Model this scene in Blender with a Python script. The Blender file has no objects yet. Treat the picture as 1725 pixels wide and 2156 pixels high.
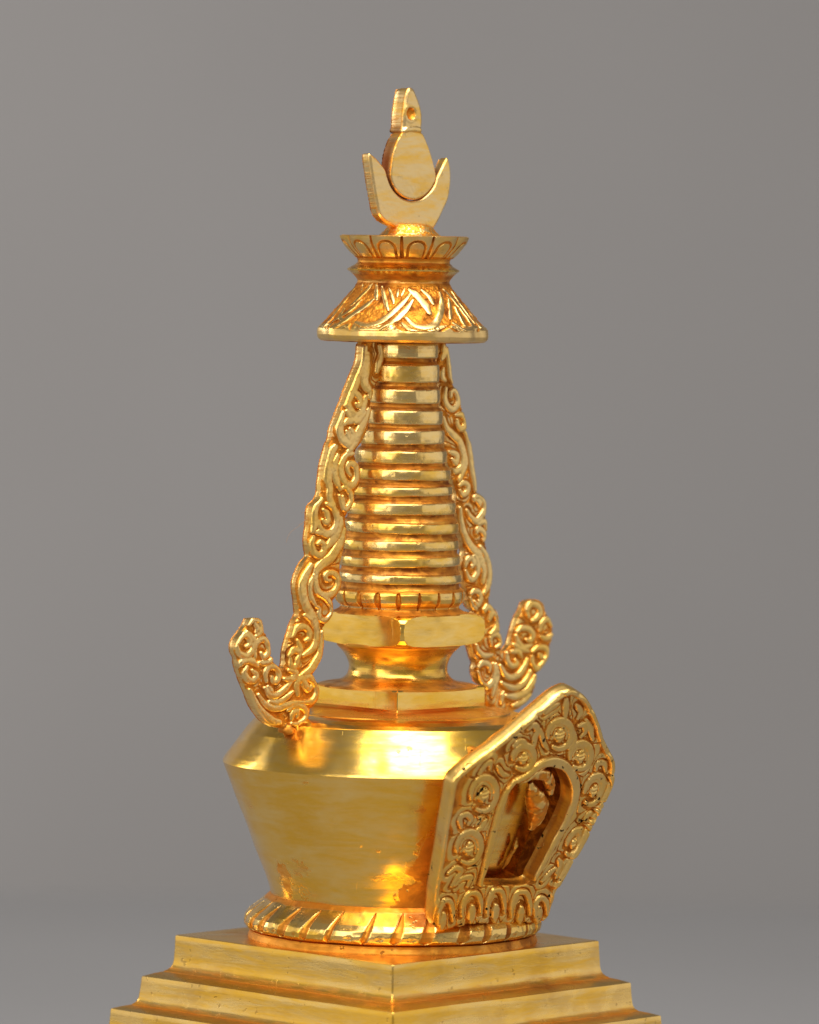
import bpy, math, random
import numpy as np
from mathutils import Matrix, Vector
from mathutils.geometry import delaunay_2d_cdt

random.seed(4)
rng = np.random.default_rng(7)
U = 1e-4                 # one working unit is a tenth of a millimetre
EYE = 2330.0             # height of the camera above the table, working units
FOC = 12000.0
IW, IH = 1725.0, 2156.0
PITCH = math.atan((IH/2-500)/FOC)
ROLL = math.radians(1.0)
CAM = np.array([16.5, -12000.0, 0.0])
sc = bpy.context.scene
col = sc.collection

# ------------------------------------------------------------------ survey helpers (photo measurement -> true planes)
RIGHT0 = np.array([1.0, 0, 0]); UP0 = np.array([0, math.sin(PITCH), math.cos(PITCH)])
FWD = np.array([0, math.cos(PITCH), -math.sin(PITCH)])
RIGHT = RIGHT0*math.cos(ROLL)+UP0*math.sin(ROLL)
UP = UP0*math.cos(ROLL)-RIGHT0*math.sin(ROLL)

def ray_plane(xy, P0, N):
    xy = np.atleast_2d(np.asarray(xy, float))
    d = FWD[None]+RIGHT[None]*((xy[:, 0]-IW/2)/FOC)[:, None]-UP[None]*((xy[:, 1]-IH/2)/FOC)[:, None]
    t = ((np.asarray(P0)-CAM) @ N)/(d @ N)
    return CAM[None]+d*t[:, None]

def zy(y):
    """height (relative to the eye) on the axis of something measured at photo row y"""
    y = np.atleast_1d(np.asarray(y, float))
    x = 846-(y-1078)*math.tan(ROLL)
    return ray_plane(np.stack([x, y], 1), (0, 0, 0), np.array([0, 1.0, 0]))[:, 2]

CROPS = {'L1': (1100, 1320, 500/1725), 'L2': (1100, 1880, 400/1437), 'L3': (850, 2340, 500/1725),
         'R1': (1650, 1320, 400/1437), 'R2': (1700, 1880, 400/1437), 'R3': (1780, 2300, 440/1725),
         'N1': (1700, 2650, 720/1725), 'N2': (1600, 3350, 600/1725), 'C4': (1600, 2600, 900/1687),
         'F': (1200, 300, 800/1568)}
K = 1725/3200
def cr(c, pts):
    x0, y0, k = CROPS[c]
    p = np.atleast_2d(np.asarray(pts, float))
    return np.stack([(x0+p[:, 0]*k)*K, (y0+p[:, 1]*k)*K], 1)
def crw(c, w): return w*CROPS[c][2]*K

# ------------------------------------------------------------------ noise
def _hash(ix, iy, iz, seed):
    n = (ix*374761393+iy*668265263+iz*2147483647+seed*144665) & 0xffffffff
    n = ((n ^ (n >> 13))*1274126177) & 0xffffffff
    n = ((n ^ (n >> 16))*2246822519) & 0xffffffff
    return ((n ^ (n >> 15)) & 0xffffff)/float(0xffffff)*2-1
def vnoise(P, scale, seed=0):
    p = np.asarray(P, float)/np.asarray(scale, float)+1000.0
    i = np.floor(p).astype(np.int64); f = p-i; f = f*f*f*(f*(f*6-15)+10)
    out = 0
    for dx in (0, 1):
        for dy in (0, 1):
            for dz in (0, 1):
                w = (f[:, 0] if dx else 1-f[:, 0])*(f[:, 1] if dy else 1-f[:, 1])*(f[:, 2] if dz else 1-f[:, 2])
                out = out+w*_hash(i[:, 0]+dx, i[:, 1]+dy, i[:, 2]+dz, seed)
    return out
def sstep(a, b, x):
    t = np.clip((x-a)/(b-a), 0, 1); return t*t*(3-2*t)

# ------------------------------------------------------------------ mesh output
def make_mesh(name, V, F, mat, parent=None, burnish=None, tarnish=None, angle=35, smooth=True):
    """V in working units relative to the eye level; stored in metres above the table"""
    V = np.asarray(V, float).copy(); V[:, 2] += EYE
    me = bpy.data.meshes.new(name)
    me.from_pydata((V*U).tolist(), [], [tuple(int(i) for i in f) for f in F])
    me.update()
    for nm, dat in (('burnish', burnish), ('tarnish', tarnish)):
        a = me.attributes.new(nm, 'FLOAT', 'POINT')
        d = np.full(len(V), 1.0 if nm == 'burnish' else 0.0) if dat is None else np.clip(np.asarray(dat, float), 0, 1)
        a.data.foreach_set('value', d.astype(np.float32))
    if smooth:
        me.polygons.foreach_set('use_smooth', [True]*len(me.polygons))
        me.set_sharp_from_angle(angle=math.radians(angle))
    me.materials.append(mat)
    o = bpy.data.objects.new(name, me); col.objects.link(o)
    if parent is not None: o.parent = parent
    return o

# ------------------------------------------------------------------ lathe with any cross-section
def square_r(th, corner):
    """radius / half-diagonal of a square whose corners point at corner + k*90 degrees"""
    a = th-corner
    return math.cos(math.pi/4)/np.maximum(np.abs(np.cos(a-math.pi/4)), np.abs(np.sin(a-math.pi/4)))

def densify(prof, step):
    out = [prof[0]]
    for a, b in zip(prof[:-1], prof[1:]):
        L = math.hypot(b[0]-a[0], b[1]-a[1]); n = max(1, int(round(L/step)))
        for i in range(1, n+1):
            t = i/n; out.append(tuple(a[j]+(b[j]-a[j])*t for j in range(len(a))))
    return out

def smooth_prof(prof, it=1):
    """corner cutting, so drawn profiles turn softly"""
    for _ in range(it):
        o = [prof[0]]
        for a, b in zip(prof[:-1], prof[1:]):
            o.append(tuple(.75*p+.25*q for p, q in zip(a, b))); o.append(tuple(.25*p+.75*q for p, q in zip(a, b)))
        o.append(prof[-1]); prof = o
    return prof

def lathe(name, prof, mat, parent, nth=360, step=4, offset=(0, 0), shape=None, disp=None, soft=0,
          tarnish=None, angle=40, hammer=0.0, hscale=40, seed=1, tilt=(0, 0)):
    """prof: (radius, photo row, burnish) from the top of the piece to its bottom"""
    if soft: prof = smooth_prof(prof, soft)
    prof = densify(prof, step)
    R = np.array([p[0] for p in prof]); Y = np.array([p[1] for p in prof]); B = np.array([p[2] for p in prof])
    Z = zy(Y)
    th = np.linspace(-math.pi, math.pi, nth, endpoint=False)
    TH, RR = np.meshgrid(th, R); _, ZZ = np.meshgrid(th, Z); _, YY = np.meshgrid(th, Y); _, BB = np.meshgrid(th, B)
    if shape is not None: RR = shape(TH, RR, YY)
    bb = BB.copy()
    if disp is not None:
        dR, dB = disp(TH, RR, YY)
        RR = RR+dR
        if dB is not None: bb = dB
    P = np.stack([(RR*np.sin(TH)).ravel(), (-RR*np.cos(TH)).ravel(), ZZ.ravel()], 1)
    if hammer:
        n = vnoise(P, hscale, seed)+.5*vnoise(P, hscale*.45, seed+3)
        k = 1+hammer*n/np.maximum(np.hypot(P[:, 0], P[:, 1]), 6)
        P[:, 0] *= k; P[:, 1] *= k
        P[:, 2] += hammer*.6*vnoise(P, hscale*1.3, seed+9)
    zc = P[:, 2].mean()
    P[:, 2] += P[:, 0]*tilt[0]+P[:, 1]*tilt[1]
    P[:, 0] += offset[0]; P[:, 1] += offset[1]
    m = len(prof); F = []
    idx = np.arange(m*nth).reshape(m, nth)
    for i in range(m-1):
        a = idx[i]; b = idx[i+1]
        a2 = np.roll(a, -1); b2 = np.roll(b, -1)
        F += list(zip(a, b, b2, a2))
    V = P.tolist(); bl = bb.ravel().tolist()
    if prof[0][0] > .01:
        V.append([offset[0], offset[1], P[:nth, 2].mean()]); bl.append(B[0]); c = len(V)-1
        F += [(c, int(idx[0][k]), int(idx[0][(k+1) % nth])) for k in range(nth)]
    if prof[-1][0] > .01:
        V.append([offset[0], offset[1], P[-nth:, 2].mean()]); bl.append(B[-1]); c = len(V)-1
        F += [(c, int(idx[-1][(k+1) % nth]), int(idx[-1][k])) for k in range(nth)]
    V = np.array(V)
    tn = tarnish(V) if tarnish is not None else None
    return make_mesh(name, V, F, mat, parent, bl, tn, angle)

# ------------------------------------------------------------------ relief plates
def catmull(P, closed=False, sp=3.0):
    P = np.asarray(P, float); n = len(P); out = []
    rngi = range(n if closed else n-1)
    for i in rngi:
        p0 = P[(i-1) % n] if (closed or i > 0) else 2*P[0]-P[1]
        p1 = P[i]; p2 = P[(i+1) % n]
        p3 = P[(i+2) % n] if (closed or i+2 < n) else 2*P[-1]-P[-2]
        m = max(1, int(np.linalg.norm(p2-p1)/sp))
        for k in range(m):
            t = k/m
            out.append(.5*((2*p1)+(-p0+p2)*t+(2*p0-5*p1+4*p2-p3)*t*t+(-p0+3*p1-3*p2+p3)*t**3))
    if not closed: out.append(P[-1])
    return np.array(out)

def inside(P, poly):
    x, y = P[:, 0], P[:, 1]; c = np.zeros(len(P), bool); n = len(poly); j = n-1
    for i in range(n):
        xi, yi = poly[i]; xj, yj = poly[j]
        if yi != yj:
            c ^= ((yi > y) != (yj > y)) & (x < (xj-xi)*(y-yi)/(yj-yi)+xi)
        j = i
    return c

def dist_line(P, L, closed=False):
    """distance to a polyline and the arc length of the nearest point"""
    A = L[:-1]; B = L[1:]
    if closed: A = L; B = np.roll(L, -1, 0)
    best = np.full(len(P), 1e9); arc = np.zeros(len(P))
    seg = np.linalg.norm(B-A, axis=1); cum = np.concatenate([[0], np.cumsum(seg)])
    for k in range(len(A)):
        d = B[k]-A[k]; L2 = max(d@d, 1e-9)
        t = np.clip(((P-A[k]) @ d)/L2, 0, 1)
        q = A[k]+t[:, None]*d
        dd = np.hypot(P[:, 0]-q[:, 0], P[:, 1]-q[:, 1])
        m = dd < best; best[m] = dd[m]; arc[m] = cum[k]+t[m]*seg[k]
    return best, arc, cum[-1]

def stroke_height(P, strokes, ground=0.0, spread=3.2, cut=3.2):
    """union of rounded ridges; every stroke: (line, half width, height, closed).
    ground > 0 keeps the field between ridges at that share of their height, with chased lines where two strokes meet"""
    h = np.zeros(len(P)); g = np.zeros(len(P))
    d1 = np.full(len(P), 1e3); d2 = np.full(len(P), 1e3); w1 = np.ones(len(P)); H1 = 0
    for s in strokes:
        L, w, H, closed = s[:4]
        ext = w*spread if (ground and H > 0) else w
        lo = L.min(0)-ext; hi = L.max(0)+ext
        m = np.all((P >= lo) & (P <= hi), axis=1)
        if not m.any(): continue
        Q = P[m]
        d, arc, tot = dist_line(Q, L, closed)
        ww = w
        if not closed:
            e = np.minimum(arc, tot-arc)/max(tot, 1e-6)
            ww = w*(.55+.45*np.clip(e/.25, 0, 1))
        q = np.clip(1-(d/ww)**2, 0, 1)
        v = H*(.72*sstep(0, .55, q)+.28*q) if H >= 0 else H*q**.6
        if H >= 0: h[m] = np.maximum(h[m], v)
        else: g[m] = np.minimum(g[m], v)
        if ground and H > 0:
            H1 = max(H1, H)
            o1 = d1[m]; o2 = d2[m]; c = d < o1
            d2[m] = np.where(c, o1, np.minimum(o2, d)); d1[m] = np.where(c, d, o1)
            t = w1[m]; t[c] = w; w1[m] = t
    if ground:
        f = sstep(spread, spread*.7, d1/w1)*sstep(.3, cut, d2-d1)*sstep(1.0, 1.35, d1/w1)
        h = np.maximum(h, ground*H1*f)
    return h+g

def relief_plate(name, outline, holes, strokes, thick, frame, mat, parent, sp=2.0, bevel=5.0, bev_h=3.0, base_fn=None,
                 hatch=.5, seed=2, back_round=True, burn=(.5, 3.5), rough_amp=.5, mark=None, back_fn=None, ground=0.0):
    """outline, holes, strokes in plane units; frame = (origin, across, up, outwards)"""
    O, A, B_, N = [np.asarray(v, float) for v in frame]
    loops = [np.asarray(outline)]+[np.asarray(h) for h in holes]
    lo = loops[0].min(0); hi = loops[0].max(0)
    gx = np.arange(lo[0], hi[0], sp); gy = np.arange(lo[1], hi[1], sp*.866)
    G = np.array([(x+(sp/2 if j % 2 else 0), y) for j, y in enumerate(gy) for x in gx])
    G += rng.uniform(-.12, .12, G.shape)*sp
    m = inside(G, loops[0])
    for h in loops[1:]: m &= ~inside(G, h)
    G = G[m]
    dall = np.full(len(G), 1e9)
    for l in loops: dall = np.minimum(dall, dist_line(G, l, True)[0])
    G = G[dall > sp*.6]; dg = dall[dall > sp*.6]
    pts = [Vector(p) for l in loops for p in l]; edges = []; off = 0; spans = []
    for l in loops:
        n = len(l); edges += [(off+i, off+(i+1) % n) for i in range(n)]; spans.append((off, n)); off += n
    nb = off
    pts += [Vector(p) for p in G]
    r = delaunay_2d_cdt(pts, edges, [], 0, 1e-6)
    vv = np.array([(p[0], p[1]) for p in r[0]]); tri = np.array([f for f in r[2]])
    orig = r[3]
    cen = vv[tri].mean(1)
    k = inside(cen, loops[0])
    for h in loops[1:]: k &= ~inside(cen, h)
    tri = tri[k]
    newidx = {}
    for i, os in enumerate(orig):
        for o in os:
            if o < nb and o not in newidx: newidx[o] = i
    # make triangles counter clockwise
    a, b, c = vv[tri[:, 0]], vv[tri[:, 1]], vv[tri[:, 2]]
    area = (b[:, 0]-a[:, 0])*(c[:, 1]-a[:, 1])-(b[:, 1]-a[:, 1])*(c[:, 0]-a[:, 0])
    tri[area < 0] = tri[area < 0][:, ::-1]
    d = np.full(len(vv), 1e9)
    for l in loops: d = np.minimum(d, dist_line(vv, l, True)[0])
    h = stroke_height(vv, strokes, ground)
    P3 = np.column_stack([vv, np.zeros(len(vv))])
    bu = sstep(burn[0], burn[1], h+.7*vnoise(P3, 9, seed+5))
    if base_fn is not None:
        bh, bb = base_fn(vv, d); h = h+bh
        bu = np.maximum(bu, bb) if bb is not None else bu
    h = h+rough_amp*(.6*vnoise(P3, 11, seed)+.4*vnoise(P3, 4, seed+1))
    h = h-bev_h*np.clip(1-d/bevel, 0, 1)**2
    front = O+vv[:, :1]*A+vv[:, 1:]*B_+h[:, None]*N
    V = front.tolist(); bl = bu.tolist(); F = [tuple(t) for t in tri]
    ns = 6
    back_off = len(V)
    bt = thick if back_fn is None else None
    tb = np.full(len(vv), thick) if back_fn is None else back_fn(vv)
    cen2 = vv.mean(0)
    V += (O+vv[:, :1]*A+vv[:, 1:]*B_-tb[:, None]*N).tolist(); bl += [.65]*len(vv)
    F += [(back_off+t[2], back_off+t[1], back_off+t[0]) for t in tri]
    bofs = {}
    for off, n in spans:
        ids = [newidx[off+i] for i in range(n)]
        L = vv[ids]; nx = np.roll(L, -1, 0)-np.roll(L, 1, 0); nx = np.stack([nx[:, 1], -nx[:, 0]], 1)
        nx /= np.maximum(np.linalg.norm(nx, axis=1), 1e-9)[:, None]
        if np.sum(L[:, 0]*np.roll(L[:, 1], -1)-np.roll(L[:, 0], -1)*L[:, 1]) < 0: nx = -nx
        rows = [ids]; j0 = rng.uniform(-1, .3, n); b0 = rng.uniform(-1, 1, n)
        for s in range(1, ns):
            t = s/ns
            jig = hatch*(.8*j0+.2*rng.uniform(-1, .3, n))*min(1, 4*t*(1-t)+.4)
            zz = h[ids]*(1-t)-tb[ids]*t
            jig = jig-2.5*sstep(.6, 1, t)
            W = O+(L[:, :1]+nx[:, :1]*jig[:, None])*A+(L[:, 1:]+nx[:, 1:]*jig[:, None])*B_+zz[:, None]*N
            st = len(V); V += W.tolist(); bl += (.78-.33*min(1, hatch)+.45*min(1, hatch)*(.75*b0+.25*rng.uniform(-1, 1, n))).clip(0, 1).tolist()
            rows.append(list(range(st, st+n)))
        rows.append([back_off+i for i in ids])
        for q, i in enumerate(ids):
            V[back_off+i] = list(O+(L[q, 0]-3.2*nx[q, 0])*A+(L[q, 1]-3.2*nx[q, 1])*B_-tb[i]*N)
        ccw = np.sum(L[:, 0]*np.roll(L[:, 1], -1)-np.roll(L[:, 0], -1)*L[:, 1]) > 0
        hole = off != 0
        for r0, r1 in zip(rows[:-1], rows[1:]):
            for i in range(n):
                j = (i+1) % n
                q = (r0[i], r1[i], r1[j], r0[j])
                F.append(q if (ccw != hole) else q[::-1])
    V = np.array(V)
    tn = mark(V) if mark is not None else None
    return make_mesh(name, V, F, mat, parent, bl, tn, 50)

# ------------------------------------------------------------------ materials
def new_mat(name):
    m = bpy.data.materials.new(name); m.use_nodes = True
    nt = m.node_tree; b = nt.nodes['Principled BSDF']
    return m, nt, b
def N(nt, t, **kw):
    n = nt.nodes.new(t)
    for k, v in kw.items(): setattr(n, k, v)
    return n
def noise(nt, vec, scale, detail=4, rough=.55, dist=0.0):
    n = N(nt, 'ShaderNodeTexNoise'); n.inputs['Scale'].default_value = scale
    n.inputs['Detail'].default_value = detail; n.inputs['Roughness'].default_value = rough
    n.inputs['Distortion'].default_value = dist
    if vec is not None: nt.links.new(vec, n.inputs['Vector'])
    return n.outputs['Fac']
def ramp(nt, fac, a, b, c0=0.0, c1=1.0):
    n = N(nt, 'ShaderNodeMapRange'); n.interpolation_type = 'SMOOTHSTEP'
    nt.links.new(fac, n.inputs['Value'])
    for k, v in (('From Min', a), ('From Max', b), ('To Min', c0), ('To Max', c1)): n.inputs[k].default_value = v
    return n.outputs['Result']
def mth(nt, op, a, b=None, clamp=False):
    n = N(nt, 'ShaderNodeMath', operation=op); n.use_clamp = clamp
    for i, v in enumerate((a, b)):
        if v is None: continue
        if isinstance(v, (int, float)): n.inputs[i].default_value = v
        else: nt.links.new(v, n.inputs[i])
    return n.outputs[0]
def mixc(nt, fac, a, b):
    n = N(nt, 'ShaderNodeMix', data_type='RGBA')
    if isinstance(fac, (int, float)): n.inputs[0].default_value = fac
    else: nt.links.new(fac, n.inputs[0])
    for i, v in ((6, a), (7, b)):
        if isinstance(v, tuple): n.inputs[i].default_value = (*v, 1)
        else: nt.links.new(v, n.inputs[i])
    return n.outputs[2]

GOLD_PALE = (0.88, 0.585, 0.19)
GOLD_WARM = (0.93, 0.525, 0.055)
GOLD_RAW = (0.80, 0.325, 0.036)
RED_TARN = (0.25, 0.068, 0.014)

def gold(name, r_hi=.17, r_lo=.42, patch=.5, pits=0.0, hammer=.15, brush=(1, 1, 14), brush_amt=.12, scratch=.0, patch_scale=38, tarn_hi=.85, pale=GOLD_PALE, wr=(.42, .60), tr_r=(.34, .58)):
    """burnished fire-gilding: high places rubbed pale and bright, hollows left as raw matt orange gilding"""
    m, nt, b = new_mat(name)
    tc = N(nt, 'ShaderNodeTexCoord').outputs['Object']
    at = N(nt, 'ShaderNodeAttribute', attribute_name='burnish').outputs['Fac']
    tr = N(nt, 'ShaderNodeAttribute', attribute_name='tarnish').outputs['Fac']
    mp = N(nt, 'ShaderNodeMapping'); mp.inputs['Scale'].default_value = brush; mp.inputs['Rotation'].default_value = (.12, .16, 0)
    nt.links.new(tc, mp.inputs['Vector']); bv = mp.outputs['Vector']
    blot = noise(nt, bv, patch_scale*1.2, 6, .62, .6)
    blot2 = noise(nt, tc, patch_scale*.55, 3, .5, .3)
    fine = noise(nt, bv, 420, 3, .6)
    # how much raw warm gilding is left on the rubbed places
    bmask = mth(nt, 'ADD', mth(nt, 'MULTIPLY', blot, .6), mth(nt, 'MULTIPLY', blot2, .4))
    warm = ramp(nt, bmask, *wr, 0, patch)
    grain = ramp(nt, fine, .35, .7, -.12, .12)
    warm = mth(nt, 'ADD', warm, grain, True)
    c = mixc(nt, warm, pale, GOLD_WARM)
    atn = mth(nt, 'ADD', at, mth(nt, 'MULTIPLY', mth(nt, 'SUBTRACT', noise(nt, bv, 210, 5, .65), .5), .9), True)
    hi = ramp(nt, atn, .25, .75)
    c = mixc(nt, hi, GOLD_RAW, c)
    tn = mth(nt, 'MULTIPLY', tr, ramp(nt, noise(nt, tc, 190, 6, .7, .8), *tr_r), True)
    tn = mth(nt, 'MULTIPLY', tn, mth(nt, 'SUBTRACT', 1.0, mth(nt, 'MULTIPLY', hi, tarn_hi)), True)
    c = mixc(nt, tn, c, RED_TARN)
    rgh = mth(nt, 'ADD', ramp(nt, hi, 0, 1, r_lo, r_hi), mth(nt, 'MULTIPLY', warm, .06))
    rgh = mth(nt, 'ADD', rgh, mth(nt, 'MULTIPLY', tn, .2))
    rgh = mth(nt, 'ADD', rgh, mth(nt, 'MULTIPLY', mth(nt, 'SUBTRACT', noise(nt, bv, 160, 4, .6), .5), .12))
    if pits:
        p1 = noise(nt, tc, 620, 2, .5); p2 = noise(nt, tc, 140, 2, .5)
        pm = mth(nt, 'MULTIPLY', ramp(nt, p1, .655, .69), ramp(nt, p2, .44, .56), True)
        pm = mth(nt, 'MULTIPLY', pm, pits)
        c = mixc(nt, pm, c, (.035, .018, .010))
        rgh = mth(nt, 'ADD', rgh, mth(nt, 'MULTIPLY', pm, .4))
    nt.links.new(c, b.inputs['Base Color']); nt.links.new(rgh, b.inputs['Roughness'])
    b.inputs['Metallic'].default_value = 1.0
    # relief too small to model: rubbing marks, grain of the raw gilding, soft hammer marks
    hgt = mth(nt, 'MULTIPLY', fine, brush_amt)
    graw = mth(nt, 'MULTIPLY', mth(nt, 'SUBTRACT', 1.0, hi), mth(nt, 'MULTIPLY', noise(nt, tc, 700, 5, .65), .8))
    hgt = mth(nt, 'ADD', hgt, graw)
    hgt = mth(nt, 'ADD', hgt, mth(nt, 'MULTIPLY', noise(nt, tc, 55, 2, .5), hammer*6))
    if pits: hgt = mth(nt, 'SUBTRACT', hgt, mth(nt, 'MULTIPLY', pm, 1.5))
    if scratch:
        for k, (sx, rot) in enumerate((((300, 14, 14), (0, .5, .5)), ((14, 300, 14), (.4, .2, .9)))):
            m2 = N(nt, 'ShaderNodeMapping'); m2.inputs['Scale'].default_value = sx; m2.inputs['Rotation'].default_value = rot
            nt.links.new(tc, m2.inputs['Vector'])
            s = noise(nt, m2.outputs['Vector'], 4.0, 3, .6, .2)
            hgt = mth(nt, 'SUBTRACT', hgt, mth(nt, 'MULTIPLY', ramp(nt, s, .66, .72), scratch))
    bp = N(nt, 'ShaderNodeBump'); bp.inputs['Strength'].default_value = .35; bp.inputs['Distance'].default_value = .00025
    nt.links.new(hgt, bp.inputs['Height']); nt.links.new(bp.outputs['Normal'], b.inputs['Normal'])
    return m

M_SMOOTH = gold('burnished_gold', .175, .44, .9, 0, .05, (.75, .75, 3.6), .14, .14, 80, 0, (.95, .64, .20), (.32, .60))
M_BASE = gold('brushed_gold', .26, .44, .9, .3, .03, (1, 1, 7), .26, .15, 45, .45)
M_RING = gold('hammered_gold', .25, .48, .8, .3, .16, (1, 1, 3), .14, .12, 60, .85, (.90, .63, .25))
M_CHASE = gold('chased_gold', .32, .52, .6, .15, .15, (1, 1, 1), .24, 0, 60, .85, (.89, .61, .235))
M_FIN = gold('brushed_finial_gold', .36, .46, .7, .15, .04, (1, 1, 4), .25, .12, 90, 0, (.84, .60, .27), (.42, .60), (.12, .36))
M_NICHE = gold('pitted_chased_gold', .32, .52, .6, 1.0, .2, (1, 1, 1), .25, 0, 60)

M_FOOT = gold('gilded_petals', .24, .46, .9, .5, .12, (1, 1, 2), .16, .1, 50)

def paper(name, c0, c1):
    m, nt, b = new_mat(name)
    tc = N(nt, 'ShaderNodeTexCoord').outputs['Object']
    c = mixc(nt, ramp(nt, noise(nt, tc, 3, 3, .5), .3, .7), c0, c1)
    nt.links.new(c, b.inputs['Base Color']); b.inputs['Roughness'].default_value = .85
    b.inputs['Specular IOR Level'].default_value = .2
    return m
M_PAPER = paper('grey_paper', (.33, .313, .305), (.345, .328, .32))
M_TABLE = paper('grey_table', (.255, .247, .245), (.27, .262, .26))

# ------------------------------------------------------------------ the stupa
stupa = bpy.data.objects.new('stupa', None); col.objects.link(stupa)
stupa['label'] = 'gilded metal stupa with ringed spire and scrolled side ribbons on grey table'
stupa['category'] = 'stupa'

rad = math.radians
GAM = rad(43.0)            # the ribbons and the finial face this far right of the camera
n_r = np.array([math.sin(GAM), -math.cos(GAM), 0]); s_r = np.array([math.cos(GAM), math.sin(GAM), 0])
ZUP = np.array([0, 0, 1.0])

# ---- stepped base
def sq(corner, rr=.035):
    def f(TH, R, Y):
        s = square_r(TH, corner)
        lim = 1-rr*.1
        return 1.007*R*np.minimum(s, lim+0*s)
    return f
CB = rad(1.7)
def base_step(prof, seed):
    return lathe('step', prof, M_BASE, stupa, nth=720, step=9, offset=(-15, 0), shape=sq(CB, .03), hammer=1.0, hscale=110, seed=seed, angle=30, tarnish=base_tarn)
def base_tarn(V):
    # a brown stain on the right-hand face of the top step, specks elsewhere
    t = .12+.25*vnoise(V, 60, 4)
    W = ray_plane([(1130, 2092), (1205, 2078), (1260, 2070)], n_base*312, n_base)
    for c, r in zip(W, (26, 16, 10)):
        t = t+1.1*np.exp(-(np.hypot(np.hypot(V[:, 0]-c[0], V[:, 1]-c[1])*.6, V[:, 2]-c[2])/r)**2)
    return np.clip(t, 0, 1)
n_base = np.array([math.sin(rad(46.7)), -math.cos(rad(46.7)), 0])
def edge(R, y, b=1.0, e=3): return [(R-e*1.6, y-.4, .8), (R-e*.5, y+.6, b), (R, y+e, b)]
base_step([(0, 1974, .6), (300, 1974, .55), (380, 1974.5, .7)]+edge(447, 1975)+[(448, 2000, 1), (450, 2028, .9), (452, 2036, .7), (456, 2043, .5), (463, 2048, .45), (470, 2051, .4), (470, 2075, 0), (0, 2075, 0)], 3)
base_step([(0, 2050, 0), (462, 2050.5, .4), (490, 2056, .5)]+edge(516, 2062)+[(518, 2085, 1), (521, 2106, .9), (523, 2112, .7), (528, 2118, .45), (535, 2122, .35), (535, 2150, 0), (0, 2150, 0)], 8)
base_step([(0, 2121, 0), (528, 2121.5, .4), (555, 2126, .5)]+edge(581, 2131)+[(583, 2160, .8), (586, 2184, .5), (588, 2192, .2), (593, 2198, .05), (600, 2202, .1), (600, 2230, 0), (0, 2230, 0)], 12)
base_step([(0, 2200, 0), (594, 2201, .1), (620, 2206, .4)]+edge(648, 2211)+[(650, 2260, .8), (655, 2300, .5), (662, 2310, .3), (690, 2320, .8), (694, 2360, .8), (694, 2828, .8)], 15)

# ---- lotus foot under the dome
NF = 30
def foot_disp(TH, R, Y):
    ph = (TH-rad(1.5)-(1938-Y)*.0012)/(2*math.pi/NF)
    k = np.round(ph); jit = .17*np.sin(k*12.9898)+.1*np.sin(k*4.1)
    d = np.abs(ph-k-jit)*2*math.pi/NF*300
    v = (Y-1891)/60.0
    w = np.clip(1.8+9.5*np.sin(np.clip(v, 0, 1)*math.pi*.62), 1, 13)*sstep(-.04, .1, v)*(1-sstep(.92, 1.06, v))
    w = w*(1+.35*np.sin(k*7.3))*sstep(-.1+.12*np.sin(k*3.3), .12+.12*np.sin(k*3.3), v)+.01
    g = np.clip(1-(d/w)**2, 0, 1)
    ph2 = np.abs(ph-k); e = np.clip(1-((.5-ph2)*2*math.pi/NF*300/9)**2-((v-.84)/.11)**2, 0, 1)
    return -4.6*g**.8-1.5*e**.6+.8*vnoise(np.stack([(TH*300).ravel(), Y.ravel(), 0*Y.ravel()], 1), 14, 6).reshape(TH.shape), np.where(v > 1.05, .25, np.clip(1-1.2*g**.5-.5*e, 0, 1)*(.25+.75*sstep(-.06, .12, v)))
lathe('lotus_foot', [(240, 1880, .3), (256, 1878, .3), (261, 1882, .4), (268, 1889, .8), (287, 1904, 1), (302, 1916, 1), (312, 1927, 1), (315, 1938, 1),
      (313, 1947, 1), (307, 1953, .5), (296, 1956, .1), (302, 1958, .3), (302, 1962, .6), (304, 1967, .5), (306, 1972, .4), (306, 1980, .2)],
      M_FOOT, stupa, nth=1100, step=1.8, offset=(-4, 0), disp=foot_disp, hammer=1.0, hscale=45, seed=21, tarnish=lambda V: (.1+.5*vnoise(V, 30, 3)+.5*sstep(5, 25, np.degrees(np.arctan2(V[:, 0], -V[:, 1]))))*.9)

# ---- dome
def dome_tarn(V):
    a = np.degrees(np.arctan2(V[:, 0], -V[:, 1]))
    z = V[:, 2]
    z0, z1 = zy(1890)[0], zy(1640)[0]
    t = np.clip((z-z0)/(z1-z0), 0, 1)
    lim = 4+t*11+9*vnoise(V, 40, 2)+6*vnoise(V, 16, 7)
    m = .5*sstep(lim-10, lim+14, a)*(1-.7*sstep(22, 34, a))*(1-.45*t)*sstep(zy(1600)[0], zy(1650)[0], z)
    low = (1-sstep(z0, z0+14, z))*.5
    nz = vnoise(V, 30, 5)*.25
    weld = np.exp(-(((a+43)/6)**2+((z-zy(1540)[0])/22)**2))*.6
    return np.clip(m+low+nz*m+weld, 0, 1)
dome_prof = [(120, 1487, .5), (170, 1490, .5), (215, 1494, .55), (250, 1498.5, .75), (266, 1501.5, .9), (284, 1507, 1), (300, 1514.5, 1), (322, 1540, 1), (345, 1571, 1), (360, 1591, 1), (366.5, 1600.5, 1),
             (369, 1605, 1), (367, 1610, 1), (358, 1632, 1), (341, 1673, 1), (319, 1728, 1), (295, 1790, 1), (273, 1843, 1), (264, 1868, .9), (260, 1882, .5), (262, 1892, .2), (250, 1900, .2)]
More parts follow.
